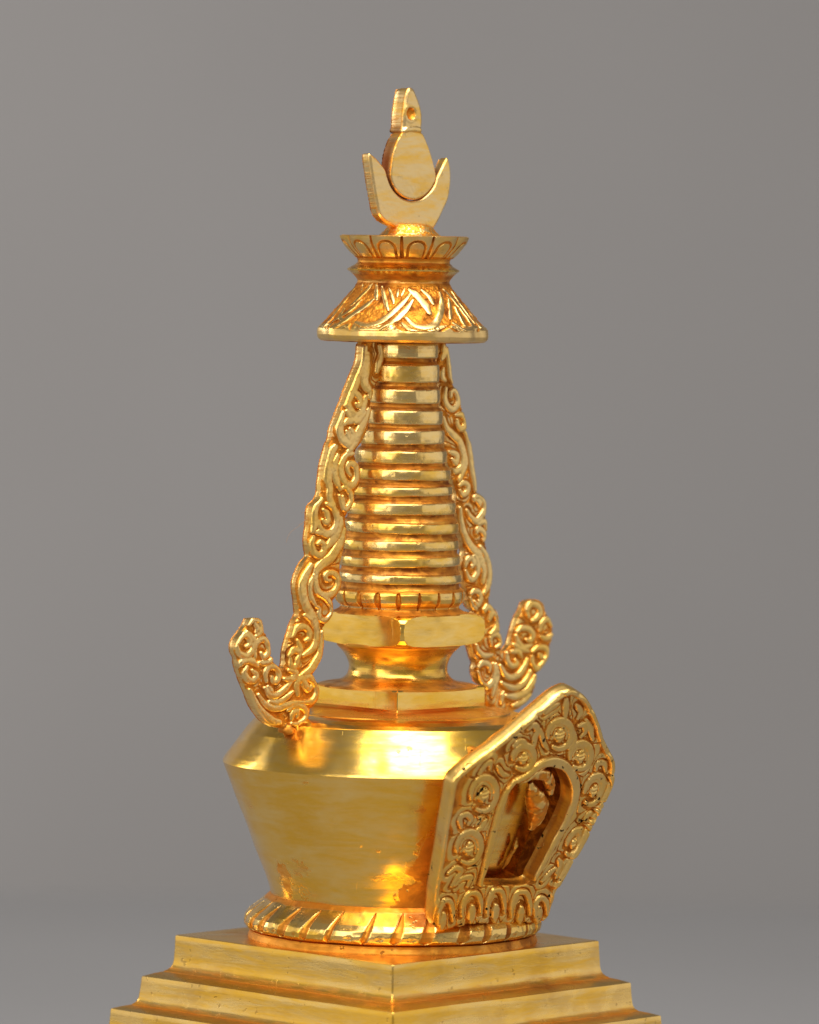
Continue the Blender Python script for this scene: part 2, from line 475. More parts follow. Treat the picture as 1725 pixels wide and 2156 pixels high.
def dome_wear(TH, R, Y):
    # places where the polishing stopped, measured on the photo: (x, y, half width, half height, how raw)
    b = np.ones(TH.shape)*np.interp(Y, [p[1] for p in dome_prof], [p[2] for p in dome_prof])
    P = np.stack([(TH*330).ravel(), Y.ravel(), 0*Y.ravel()], 1)
    wob = (.35*vnoise(P, 9, 2)+.25*vnoise(P, 4, 3)).reshape(TH.shape)
    dR = np.zeros(TH.shape)
    for x, y, hw, hh, k in ((604, 1848, 15, 38, .55), (636, 1826, 22, 17, .5), (648, 1652, 9, 4, .6), (800, 1790, 10, 3, .5), (905, 1815, 30, 55, .5), (880, 1880, 40, 26, .6), (930, 1740, 12, 70, .5),
                            (700, 1700, 26, 10, .3), (520, 1690, 12, 26, .3), (760, 1740, 40, 9, .28), (690, 1775, 30, 7, .25), (870, 1700, 30, 12, .3), (815, 1845, 40, 8, .35), (860, 1582, 4, 3, .6), (838, 1588, 3, 2, .6)):
        r = np.interp(y-25, [p[1] for p in dome_prof], [p[0] for p in dome_prof])
        az = math.asin(max(-.95, min(.95, (x-833)/r))); ya = y-r*math.cos(az)*.095
        d = np.hypot((TH-az)*r*math.cos(az)/hw, (Y-ya)/hh)+wob
        m = sstep(1.15, .75, d); b = b-k*m
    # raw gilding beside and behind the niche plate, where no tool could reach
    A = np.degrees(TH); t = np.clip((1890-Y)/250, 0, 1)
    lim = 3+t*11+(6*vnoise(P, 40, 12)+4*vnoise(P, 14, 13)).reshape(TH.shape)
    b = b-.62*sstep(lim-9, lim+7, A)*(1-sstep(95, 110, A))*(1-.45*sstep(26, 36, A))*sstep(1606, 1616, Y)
    # small round stamp and a few dings
    r = 262; az = math.asin((640-833)/275.0); ya = 1880-r*math.cos(az)*.1
    d = np.hypot((TH-az)*r, Y-ya); ang = np.arctan2(Y-ya, (TH-az)*r)
    pet = np.exp(-((d-13-1.5*np.cos(8*ang))/1.6)**2)+np.exp(-((d-6)/1.5)**2)
    dR = dR-.9*pet; b = b-.35*np.clip(pet, 0, 1)
    for x, y, q in ((862, 1580, 4), (838, 1586, 3), (760, 1785, 4), (700, 1740, 5)):
        az = math.asin((x-833)/340.0); ya = y-340*math.cos(az)*.09
        dR = dR-1.3*np.exp(-(np.hypot((TH-az)*340, Y-ya)/q)**2)
    return dR, np.clip(b, 0, 1)
lathe('dome', dome_prof, M_SMOOTH, stupa, disp=dome_wear, nth=900, step=2.4, offset=(-3, 0), hammer=2.8, hscale=110, seed=31, tarnish=dome_tarn, angle=25)

# ---- slab, neck and block between dome and spire
def slab_shape(TH, R, Y):
    return R*np.minimum(square_r(TH, rad(-.3)), .995)
lathe('lower_slab', [(0, 1438, .3), (110, 1438.5, .3), (165, 1440, .5), (178, 1441, .9), (182, 1444, 1), (183, 1460, .9), (183.5, 1474, .6), (184, 1482, .5), (190, 1487, .4), (205, 1491, .5), (238, 1495, .55), (238, 1503, .4), (0, 1503, 0)],
      M_SMOOTH, stupa, nth=720, step=3, offset=(-1, 0), shape=lambda TH, R, Y: np.where(Y > 1489, R*(square_r(TH, rad(-.3))*(1-sstep(1489, 1495, Y))+sstep(1489, 1495, Y)), slab_shape(TH, R, Y)), hammer=.9, hscale=60, seed=41, angle=28)
lathe('neck', [(128, 1352, .4), (132, 1357, .45), (122, 1366, .5), (113, 1376, .6), (107, 1388, .7), (104, 1400, .7), (105, 1413, .65), (110, 1423, .6), (120, 1431, .5), (140, 1436, .5), (168, 1440, .5), (168, 1444, .2)],
      M_SMOOTH, stupa, nth=360, step=2, offset=(-2, 0), soft=1, hammer=.8, hscale=40, seed=43, tarnish=lambda V: .15+.7*vnoise(V, (26, 26, 9), 3))
def block_shape(TH, R, Y):
    s = square_r(TH, rad(1.0))*180.5
    return np.minimum(R, s)
lathe('upper_block', [(0, 1284, .3), (120, 1285, .3), (136, 1287, .4), (146, 1288, .9), (160, 1291, 1), (170, 1295.5, 1), (175.5, 1302, 1), (177.5, 1320, 1), (175.5, 1338, 1), (170, 1345.5, 1), (160, 1350, 1), (148, 1351.5, .8), (136, 1354, .3), (118, 1356, .2), (0, 1356, .2)],
      M_SMOOTH, stupa, nth=720, step=2.2, offset=(3, 0), shape=block_shape, hammer=.9, hscale=60, seed=45, angle=22)

# ---- lotus band at the foot of the spire
NB = 19
def band_disp(TH, R, Y):
    ph = (TH-rad(-1))/(2*math.pi/NB); k = np.round(ph)
    d = np.abs(ph-k)*2*math.pi/NB*135
    v = (Y-1242)/34
    w = 6.0*np.sqrt(np.clip(1-((v-.5)/.55)**2, 0, 1))*(1+.35*np.sin(k*5.1))+.01
    g = np.clip(1-(d/w)**2, 0, 1)
    return -6*g**.7, np.where(v > 1, .2, np.clip(1-1.3*g**.5, 0, 1)*(.2+.8*sstep(-.05, .1, v)))
lathe('lotus_band', [(118, 1234, .2), (130, 1237, .4), (136, 1241, 1), (138, 1247, 1), (138, 1256, 1), (136, 1263, 1), (131, 1269, .8), (126, 1273, .3), (125, 1277, .2), (128, 1281, .4), (134, 1284.5, .5), (140, 1287, .4), (140, 1290, .3)],
      M_RING, stupa, nth=760, step=1.6, offset=(-1, 0), disp=band_disp, hammer=.8, hscale=24, seed=51, tarnish=lambda V: .3+.5*vnoise(V, 14, 3))

# ---- ringed spire: core and thirteen rings
RINGS = [(723, 752, 74), (768, 804, 77), (819, 847, 81), (863.5, 891, 86), (906, 933, 91), (948, 972.5, 97), (987, 1007.5, 103), (1023, 1040, 107.5),
         (1057.5, 1080, 114), (1098, 1118, 119), (1136, 1154.5, 122), (1170, 1188.5, 124.5), (1206, 1223, 127.5)]
RINGS = [(a, b, r+4.5*float(sstep(900, 1080, a))) for a, b, r in RINGS]
core = [(60, 712, .2)]
for i, (a, b, r) in enumerate(RINGS):
    nr = RINGS[i+1][2] if i+1 < len(RINGS) else 134
    na = RINGS[i+1][0] if i+1 < len(RINGS) else 1240
    core += [(r-6.5, a+5, .2), (r-6.5, b-3, .1)]
    gap = na-b
    core += [(r-5.5, b+gap*.15, .15), (r-6, b+gap*.45, .3), (nr-6, b+gap*.7, .35), (nr-3, b+gap*.92, .4)]
core += [(120, 1244, .2)]
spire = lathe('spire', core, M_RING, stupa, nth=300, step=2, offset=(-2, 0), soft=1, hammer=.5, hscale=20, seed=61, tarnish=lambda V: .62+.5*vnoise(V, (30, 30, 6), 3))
for i, (a, b, r) in enumerate(RINGS):
    h = b-a
    rim = [(r-12, a-2, .3), (r-4, a-1.2, .9), (r-1.5, a-.4, 1), (r-.4, a+2, 1), (r+.3, a+h*.35, 1), (r+.5, a+h*.65, 1), (r, b-2, 1), (r-1.2, b, 1), (r-3.5, b+.7, .9), (r-12, b+1, .1)]
    facets = 17+i % 4
    def fac(TH, R, Y, i=i, r=r, facets=facets):
        # planished facets, uneven in width
        ph = TH+.12*np.sin(3*TH+i*2.1)+i*.77
        seg = 2*math.pi/facets
        d = (ph/seg-np.round(ph/seg))*seg
        return (r*(1/np.cos(d)-1)*-.0+.55*r*(np.cos(d)-1)*-1.0)*.0-.3*r*(1-np.cos(seg/2))*(1-(d/(seg/2))**2), None
    lathe('ring', rim, M_RING, spire, nth=480, step=1.5, offset=(-3+.8*math.sin(i*2.3), 0), disp=fac, hammer=.5, hscale=18, seed=70+i, angle=40,
          tilt=(.012*math.sin(i*1.9), .006*math.cos(i*2.7)))

# ---- parasol over the spire, with overlapping petals
def petal_strokes():
    """hand-chased crossing leaf bands, measured on the visible half and repeated behind"""
    tr = [(30, 6, [(925, 680), (840, 790), (740, 880), (640, 945), (540, 965), (450, 945)]), (30, 6, [(950, 735), (870, 850), (770, 945), (650, 1010), (480, 1000)]),
          (24, 5, [(610, 590), (540, 660), (470, 730), (400, 800)]), (28, 6, [(600, 740), (500, 820), (400, 890), (260, 995)]), (20, 5, [(490, 750), (380, 850), (240, 945)]),
          (30, 6, [(890, 895), (960, 955), (1050, 980), (1140, 955), (1190, 880), (1205, 780), (1185, 670)]), (22, 5, [(860, 945), (950, 1010), (1070, 1025), (1150, 1000)]),
          (44, 6, [(915, 640), (990, 700), (1060, 780), (1100, 850)]), (26, 5, [(1020, 640), (1090, 700), (1130, 770)]),
          (24, 5.5, [(1215, 640), (1310, 730), (1410, 850), (1490, 970), (1430, 1000), (1320, 940)]), (18, 5, [(1290, 660), (1400, 800), (1510, 940)]),
          (20, 5, [(1260, 720), (1285, 820), (1290, 900)]), (22, 5, [(1330, 800), (1390, 900), (1420, 960)]),
          (22, 5, [(680, 620), (700, 720), (735, 830)]), (20, 5, [(740, 630), (770, 720), (780, 770)]), (22, 5, [(640, 600), (625, 690), (630, 740)]), (18, 4.5, [(820, 640), (810, 710)]), (18, 4.5, [(875, 630), (850, 700)]),
          (20, 5, [(440, 640), (370, 730), (290, 830), (170, 990)]), (16, 4, [(520, 600), (500, 660)]), (16, 4, [(1420, 780), (1480, 860), (1560, 980)]), (18, 4.5, [(340, 830), (300, 900), (330, 940)]),
          (16, -4.5, [(860, 920), (780, 960), (665, 1015)]), (18, -4.5, [(800, 960), (880, 1010), (985, 1045)]), (14, -4.5, [(1300, 950), (1230, 1000), (1150, 1045)]), (16, -4.5, [(1290, 980), (1370, 1020), (1455, 1065)]),
          (14, -4, [(405, 955), (395, 1010)]), (14, -4, [(1530, 950), (1565, 1040)]), (14, -4, [(250, 960), (180, 1020)])]
    st = []
    for w, H, pts in tr:
        q = []
        for x, y in pts:
            v = (y-600)/410.0; r = 407+v*359
            q.append((math.asin(max(-.985, min(.985, (x-862)/r))), v))
        L = catmull(np.array([(a*135, v*118) for a, v in q]), False, 1.5)
        for sh in (0, math.pi, -math.pi):
            st.append((L+np.array([sh*135, 0]), w*.234*1.08, H*.75, False))
    return st
PST = petal_strokes()
PROF_U = [(90, 584, .4), (96, 590, .5), (98, 597, .5), (103, 603, .9), (178, 692, 1), (179.5, 698, 1), (180, 706, 1), (178, 713, 1), (172, 718, .9), (160, 719.5, .3), (120, 716, .1), (80, 712, .1), (60, 712, .1)]
def par_disp(TH, R, Y):
    v = (Y-598)/(693-598)
    on = (v > -.02) & (v < 1.02) & (R > 95)
    P = np.stack([(TH*135).ravel(), (np.clip(v, -.2, 1.2)*118).ravel()], 1)
    h = np.zeros(len(P)); m = on.ravel()
    h[m] = stroke_height(P[m], PST)
    P3 = np.column_stack([P, np.zeros(len(P))])
    rough = (1.5*vnoise(P3, 7, 4)+.8*vnoise(P3, 3, 5))*(h < 1.5)+.8*vnoise(P3, 12, 8)
    h = h.reshape(TH.shape)
    fade = sstep(-.02, .08, v)*(1-sstep(.93, 1.04, v))
    floor = -3.2*sstep(.0, .08, v)*(1-sstep(.76, .95, v))
    d = (h+floor*(h >= 0)+rough.reshape(TH.shape)*fade)*np.where(on, 1, 0)
    wob = 1.9*np.sin(TH*9+1)+1.6*np.sin(TH*14+2.2)+1.2*np.sin(TH*5+.4)
    b = np.where(on, np.maximum(np.clip((h+.2)/4, 0, 1), sstep(.84, .93, v)*(h > -.5)), np.where(Y < 600, .45, np.where(Y > 717, .1, 1.0)))
    return d*.95+wob*sstep(.9, 1.0, v)*np.where(Y > 719, .3, 1), b
lathe('parasol', PROF_U, M_CHASE, stupa, nth=1100, step=1.7, offset=(-5, 0), disp=par_disp, hammer=.8, hscale=30, seed=91, angle=45, tarnish=lambda V: .55+.6*vnoise(V, 22, 3))

lathe('collar', [(88, 540, .2), (99, 544, .2), (97, 549, .3), (97, 553, .45), (104, 559, .6), (113, 564, .9), (118, 567.5, 1), (117.5, 570, 1), (111, 575, .6), (104, 581, .3), (98, 588, .3), (96, 593, .4), (92, 595, .4)],
      M_SMOOTH, stupa, nth=360, step=1.5, offset=(-5, 0), hammer=1.1, hscale=22, seed=95, tarnish=lambda V: .2+.7*vnoise(V, (18, 18, 7), 3))

# ---- lotus cup
def cup_disp(TH, R, Y):
    ph = (TH-rad(-17.5))/(2*math.pi/12); k = np.round(ph); a = (ph-k)          # -0.5..0.5 over a petal
    v = (Y-498)/(543-498)                                                       # 0 rim .. 1 root
    on = (v > -.01) & (v < 1.02) & (R > 97)
    x = a*2*math.pi/12*118*(1-.12*v)
    y = v*46
    gapw = 2.4+2.2*v
    gap = np.clip(1-((30.9*(1-.12*v)-np.abs(x))/gapw)**2, 0, 1)
    # arched groove inside each petal
    q = np.hypot(x/1.0, np.minimum(0, y-27)*1.0)
    arch = np.where(y < 27, q, np.abs(x))
    g2 = np.clip(1-((arch-16.5)/3.0)**2, 0, 1)*sstep(.1, .2, v)
    bulge = 5.0*(1-(a/.5)**2)-1.5
    d = np.where(on, bulge-5.0*gap**.7-3.5*g2**.7, 0)
    b = np.where(on, np.clip(1-1.3*gap**.5-1.3*g2**.5, 0, 1)*(1-.8*sstep(.86, 1.0, v)), np.where(R < 100, .25, .5))
    sc_ = (1-(a/.5)**2)*2.6*sstep(.35, 0, v) if False else 0
    return d, b
lathe('lotus_cup', [(0, 500, .2), (90, 500, .1), (118, 499, .2), (127, 496.5, .4), (132, 496, 1), (134.5, 498, 1), (133, 503, 1), (128, 513, 1), (120, 524, 1), (111, 534, 1), (102, 542, .5), (96, 546, .2), (80, 548, .1)],
      M_CHASE, stupa, nth=960, step=1.4, offset=(-4, 0), disp=cup_disp, hammer=.8, hscale=22, seed=97, tarnish=lambda V: .35+.5*vnoise(V, 18, 3))

# ---- finial: stem, crescent, sun, flame jewel
def fin_stem(TH, R, Y):
    P = np.stack([(TH*55).ravel(), Y.ravel(), 0*Y.ravel()], 1)
    n = vnoise(P, (3.5, 2.6, 9), 4).reshape(TH.shape)
    return .8*n, np.clip(.35+.9*n, 0, 1)
lathe('finial_stem', [(24, 470, .6), (40, 472, .6), (48, 478, .5), (54, 486, .4), (62, 493, .3), (70, 498, .2), (74, 501, .2)], M_FIN, stupa, nth=400, step=1.5, offset=(7, 0), disp=fin_stem, seed=99)
T_FIN = 31
P0f = n_r*(T_FIN/2)
def to_rib(xy, P0):
    W = ray_plane(xy, P0, n_r)
    return np.stack([W @ s_r, W[:, 2]], 1)
frame_f = (P0f, s_r, ZUP, n_r)
def FP(pts, closed=True, sp=2.0): return catmull(to_rib(cr('F', pts), P0f), closed, sp)
moon = FP([(484, 585), (520, 610), (560, 650), (602, 705), (622, 765), (648, 835), (690, 893), (745, 932), (808, 947), (876, 934), (936, 890), (978, 832), (998, 775), (1020, 725), (1050, 665), (1078, 620),
           (1098, 665), (1107, 750), (1102, 850), (1085, 940), (1050, 1020), (1018, 1090), (985, 1145), (950, 1185), (810, 1195), (720, 1185), (670, 1150), (600, 1112), (552, 1050), (532, 960), (512, 850), (492, 720), (480, 630)])
def fin_mark(V, y0, y1):
    q = (V-P0f) @ n_r
    zz = V[:, 2]
    return sstep(-3, -9, q)*sstep(zy(y0)[0]+12, zy(y0)[0]-12, zz)*(.75+.25*sstep(zy(y0)[0], zy(y1)[0], zz))
def flat_burn(vv, d): return np.zeros(len(vv)), np.clip(.3+.5*sstep(0, 5, d)+.5*sstep(12, 26, vv[:, 1]-vv[:, 1].min())-.25, 0, 1)
relief_plate('crescent_moon', moon, [], [], 26, frame_f, M_FIN, stupa, sp=2.2, bevel=6.5, bev_h=4.5, base_fn=flat_burn, hatch=.5, seed=3, rough_amp=.35, mark=lambda V: fin_mark(V, 350, 372)*(V @ s_r > 45))
sun_px = [(742, 432), (700, 490), (667, 580), (650, 680), (646, 770), (672, 838), (710, 888), (760, 918), (810, 930), (868, 918), (922, 880), (962, 826), (984, 768), (974, 700), (945, 590), (907, 490), (876, 440), (810, 425)]
sun_px = [(815+(x-815)*1.025, 690+(y-690)*1.045) for x, y in sun_px]
sun = FP(sun_px)
relief_plate('sun_disc', sun, [], [], 35, (P0f+n_r*.8, s_r, ZUP, n_r), M_FIN, stupa, sp=2.2, bevel=4, bev_h=2.5, base_fn=lambda vv, d: (1.5*sstep(0, 40, d), .3+.7*sstep(0, 4, d)), hatch=.5, seed=6, rough_amp=.35, mark=lambda V: fin_mark(V, 290, 345))
jewel = FP([(790, 84), (822, 92), (845, 140), (872, 215), (888, 300), (886, 380), (877, 425), (878, 445), (810, 440), (742, 436), (728, 405), (738, 380), (742, 280), (756, 185), (770, 115)])
hole_c = to_rib(cr('F', [(797, 280)]), P0f)[0]
col_l = FP([(722, 425), (770, 404), (830, 400), (888, 418)], False)
def jew_base(vv, d):
    q = np.hypot((vv[:, 0]-hole_c[0]), (vv[:, 1]-hole_c[1]))/12.5
    rim = np.exp(-((q-1.35)/.25)**2)*1.0
    return -9*np.clip(1-q**2, 0, 1)**.5+rim, np.clip(.15+sstep(.9, 1.2, q), 0, 1)*(.4+.6*sstep(0, 4, d))
relief_plate('flame_jewel', jewel, [], [(col_l, 6.5, 3.5, False)], 41, (P0f, s_r, ZUP, n_r), M_FIN, stupa, sp=2.0, bevel=9, bev_h=5, base_fn=jew_base, hatch=.5, seed=9, rough_amp=.5, mark=lambda V: fin_mark(V, 268, 330))

# ---- the two scrolled ribbons
T_RIB = 25
P0r = n_r*(T_RIB/2)
def path(*segs):
    return np.vstack([cr(c, p) for c, p in segs])
left_out = path(
    ('L1', [(1290, 30), (1170, 20), (1105, 90), (1092, 200), (1075, 320), (1010, 480), (955, 620), (900, 760), (850, 900), (800, 1020), (750, 1150), (720, 1250), (700, 1370), (660, 1460), (622, 1600), (592, 1720), (577, 1850)]),
    ('L2', [(582, 60), (575, 170), (530, 265), (462, 330), (432, 420), (425, 520), (418, 640), (400, 760), (395, 860), (404, 960), (415, 1050), (345, 1140), (295, 1230), (255, 1330), (230, 1440), (234, 1550), (252, 1660), (260, 1760), (268, 1840)]),
    ('L3', [(1115, 225), (1060, 320), (1025, 430), (985, 560), (952, 690), (942, 810), (925, 915), (870, 930), (805, 885), (752, 800), (722, 700), (714, 600), (680, 505), (632, 420), (612, 330), (586, 275), (530, 252), (455, 268), (402, 370), (332, 470), (270, 560), (246, 650), (258, 735), (290, 800), (300, 900), (330, 1000), (362, 1090), (400, 1190), (440, 1280), (482, 1400), (530, 1490), (592, 1580), (662, 1660), (752, 1715), (880, 1745), (1000, 1750), (1110, 1720), (1180, 1670), (1230, 1600), (1262, 1490), (1320, 1440), (1360, 1350), (1375, 1240), (1350, 1150), (1312, 1070), (1312, 1010), (1350, 940), (1390, 850), (1420, 760), (1436, 640), (1440, 520), (1438, 420), (1470, 340), (1520, 270), (1560, 180), (1562, 60)]),
    ('L2', [(754, 1650), (802, 1590), (847, 1500), (854, 1400), (837, 1290), (837, 1180), (868, 1030), (902, 900), (934, 800), (939, 690), (924, 600), (914, 540), (942, 440), (992, 370), (1032, 260), (1047, 150), (1090, 95)]),
    ('L1', [(1071, 1940), (1072, 1800), (1061, 1720), (1018, 1650), (1008, 1580), (1028, 1500), (1078, 1420), (1128, 1340), (1176, 1230), (1194, 1110), (1222, 1000), (1224, 900), (1234, 800), (1258, 690), (1306, 605), (1338, 555), (1358, 470), (1378, 360), (1406, 230), (1421, 150), (1396, 80)]))
def rstrokes(defs):
    out = []
    for c, w, pts in defs:
        L = catmull(to_rib(cr(c, pts), P0r), False, 2.0)
        out.append((L, crw(c, w)*2.3, 6.5, False))
    return out
left_st = rstrokes([
    ('L1', 42, [(1130, 120), (1100, 300), (1040, 500), (985, 640), (935, 760), (885, 900)]), ('L1', 34, [(1330, 110), (1362, 210), (1325, 340), (1290, 450)]),
    ('L1', 36, [(1160, 200), (1150, 400), (1120, 560), (1150, 660), (1200, 720), (1190, 800)]), ('L1', 28, [(960, 740), (1030, 770), (1062, 840), (1040, 915), (1010, 890)]),
    ('L1', 30, [(930, 790), (905, 880), (930, 970), (1000, 1040), (1080, 1000), (1120, 900), (1140, 790)]), ('L1', 30, [(880, 990), (930, 1050), (1000, 1090), (900, 1120), (845, 1160)]),
    ('L1', 36, [(1182, 960), (1140, 1080), (1090, 1180), (1040, 1290), (1000, 1380), (950, 1470), (900, 1540)]), ('L1', 34, [(830, 1010), (800, 1120), (790, 1260), (830, 1370), (900, 1430), (950, 1370), (965, 1290), (930, 1230)]),
    ('L1', 26, [(880, 1260), (900, 1310), (910, 1360)]), ('L1', 30, [(990, 1140), (1060, 1090), (1130, 1000)]),
    ('L1', 42, [(730, 1470), (660, 1570), (630, 1700), (625, 1850), (650, 2010)]), ('L1', 30, [(760, 1580), (720, 1720), (730, 1880), (790, 2040)]),
    ('L1', 30, [(960, 1560), (870, 1590), (815, 1690), (805, 1800), (850, 1930), (940, 1990), (1010, 1910), (1022, 1790), (975, 1705), (910, 1700), (890, 1770), (925, 1850)]),
    ('L2', 30, [(700, 40), (680, 160), (690, 260), (740, 340)]), ('L2', 24, [(830, 110), (900, 90), (970, 170), (985, 270), (935, 370), (880, 380), (840, 290), (815, 200)]), ('L2', 22, [(860, 210), (870, 300), (880, 350)]),
    ('L2', 36, [(560, 250), (480, 350), (460, 470), (470, 600), (440, 700)]), ('L2', 26, [(590, 400), (640, 450), (655, 540), (620, 580), (580, 540)]),
    ('L2', 30, [(640, 320), (730, 380), (785, 500), (770, 630), (710, 720), (620, 730), (550, 660), (520, 560)]), ('L2', 26, [(480, 720), (570, 720), (640, 780)]),
    ('L2', 36, [(835, 520), (830, 640), (770, 760), (690, 860), (640, 930)]), ('L2', 38, [(880, 680), (850, 830), (770, 960), (690, 1080), (590, 1150), (510, 1210), (475, 1300)]),
    ('L2', 28, [(450, 780), (430, 880), (460, 990), (530, 1040), (595, 990), (600, 900), (555, 850), (510, 880)]),
    ('L2', 28, [(590, 1190), (500, 1270), (480, 1400), (520, 1550), (620, 1600), (740, 1560), (800, 1450), (785, 1340), (700, 1285), (620, 1320), (640, 1390), (690, 1390)]),
    ('L2', 38, [(420, 1180), (340, 1340), (300, 1480), (325, 1660), (375, 1790), (440, 1900), (490, 2020), (505, 2140)]), ('L2', 22, [(450, 1320), (405, 1460), (420, 1620), (480, 1740)]),
    ('L2', 24, [(530, 1590), (640, 1660), (710, 1760), (712, 1860), (640, 1945), (560, 1935), (530, 1860), (535, 1790), (480, 1750)]),
    ('L3', 26, [(1010, 500), (1070, 400), (1170, 375), (1240, 440), (1238, 530), (1190, 560)]), ('L3', 28, [(1180, 220), (1290, 310), (1345, 420), (1330, 580), (1270, 690), (1160, 760)]),
    ('L3', 26, [(1080, 560), (1110, 640), (1110, 700), (1030, 690), (970, 760)]), ('L3', 22, [(985, 800), (990, 880), (1020, 930), (1065, 890), (1085, 800), (1120, 740)]),
    ('L3', 32, [(1412, 450), (1410, 600), (1390, 730), (1330, 850), (1260, 950), (1160, 1010)]), ('L3', 30, [(1090, 1290), (1070, 1170), (1120, 1070), (1240, 1065), (1335, 1150), (1352, 1270), (1290, 1375), (1180, 1395)]),
    ('L3', 30, [(1140, 1090), (1190, 1170), (1230, 1210), (1265, 1185)]), ('L3', 24, [(555, 1290), (620, 1390), (720, 1465), (830, 1475), (930, 1435), (1050, 1400), (1160, 1390)]),
    ('L3', 36, [(440, 1240), (510, 1420), (610, 1550), (730, 1640), (840, 1660)]), ('L3', 24, [(640, 1200), (700, 1290), (790, 1300), (890, 1240), (960, 1160), (1000, 1110)]),
    ('L3', 22, [(700, 1380), (820, 1390), (930, 1330), (1020, 1250)]), ('L3', 24, [(660, 1110), (650, 1000), (700, 920), (790, 930), (832, 1020), (800, 1110), (745, 1110), (735, 1050)]),
    ('L3', 24, [(680, 1180), (740, 1270)]), ('L3', 26, [(280, 920), (350, 845), (450, 830), (540, 900)]), ('L3', 24, [(400, 910), (370, 1000), (420, 1090), (490, 1100), (525, 1020), (470, 960)]),
    ('L3', 24, [(275, 600), (340, 490), (410, 510), (440, 600), (390, 640)]), ('L3', 26, [(262, 640), (300, 730), (380, 770), (450, 730), (490, 640), (480, 540), (400, 440)]),
    ('L3', 24, [(510, 780), (505, 650), (560, 560), (640, 550), (695, 650), (680, 740), (620, 790), (590, 730)]), ('L3', 22, [(560, 860), (680, 860), (740, 800)]),
    ('L3', 24, [(430, 340), (490, 280), (570, 285), (600, 370), (570, 460), (510, 510)]), ('L3', 20, [(500, 330), (540, 390), (520, 450)]),
    ('L3', 26, [(950, 1500), (1050, 1435), (1150, 1455), (1210, 1545), (1180, 1640), (1090, 1690), (1000, 1680)]), ('L3', 24, [(1000, 1620), (1020, 1540), (1075, 1520), (1075, 1590)]),
    ('L3', 26, [(960, 960), (1060, 1000), (1000, 1080), (900, 1080)]),
])
def rib_base(vv, d): return np.full(len(vv), -3.5), None
rib_frame = (P0r, s_r, ZUP, n_r)
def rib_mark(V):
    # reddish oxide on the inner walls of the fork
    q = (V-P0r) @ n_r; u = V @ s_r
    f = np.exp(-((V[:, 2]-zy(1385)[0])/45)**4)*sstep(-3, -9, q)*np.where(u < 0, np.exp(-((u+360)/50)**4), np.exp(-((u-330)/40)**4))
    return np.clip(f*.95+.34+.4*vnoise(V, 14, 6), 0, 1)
def ribbon(out_px, strokes, label, seed):
    o = catmull(to_rib(out_px, P0r), True, 2.2)
    r = relief_plate('ribbon', o, [], strokes, T_RIB, rib_frame, M_CHASE, stupa, sp=1.7, bevel=7, bev_h=3.5, base_fn=rib_base, hatch=.4, seed=seed, burn=(.7, 4.4), rough_amp=.6, mark=rib_mark, ground=.42)
    r['label'] = label
    return r
ribbon(left_out, left_st, 'scrolled gilt ribbon nearest the camera with hatched outer edge', 11)

right_out = path(
    ('R1', [(240, 40), (300, 30), (362, 85), (385, 230), (410, 400), (430, 580), (470, 680), (520, 780), (555, 930), (590, 1060), (630, 1240), (650, 1390), (690, 1480), (720, 1650), (745, 1850), (775, 2050)]),
    ('R2', [(600, 130), (622, 172), (690, 230), (725, 320), (725, 480), (740, 640), (727, 800), (722, 880), (755, 1000), (800, 1150), (815, 1280), (800, 1480), (782, 1680), (830, 1780), (880, 1900), (910, 2050)]),
    ('R3', [(612, 300), (660, 420), (670, 560), (700, 700), (720, 800), (712, 890), (725, 945), (790, 940), (860, 860), (905, 700), (935, 600), (975, 470), (1040, 340), (1095, 215), (1170, 165), (1250, 165), (1320, 190), (1370, 250), (1390, 340), (1450, 450), (1500, 580), (1510, 680), (1490, 790), (1460, 880), (1430, 1050), (1370, 1160), (1270, 1300), (1250, 1400), (1220, 1550), (1150, 1680), (1060, 1780), (960, 1850), (840, 1900), (700, 1910), (560, 1880), (490, 1780), (475, 1640), (470, 1520), (395, 1450), (340, 1340), (322, 1230), (342, 1140), (305, 1050), (272, 930), (235, 820), (250, 700), (260, 560), (290, 470), (300, 400)]),
    ('R2', [(580, 1840), (525, 1790), (482, 1690), (478, 1570), (455, 1490), (440, 1420), (420, 1300), (398, 1190), (420, 1080), (440, 970), (400, 830), (352, 680), (335, 520), (318, 380), (322, 260), (330, 160), (300, 60)]),
    ('R1', [(440, 1960), (420, 1850), (372, 1720), (350, 1600), (330, 1500), (320, 1350), (280, 1200), (270, 1050), (290, 960), (260, 880), (255, 760), (265, 660), (250, 560), (240, 400), (235, 200)]))
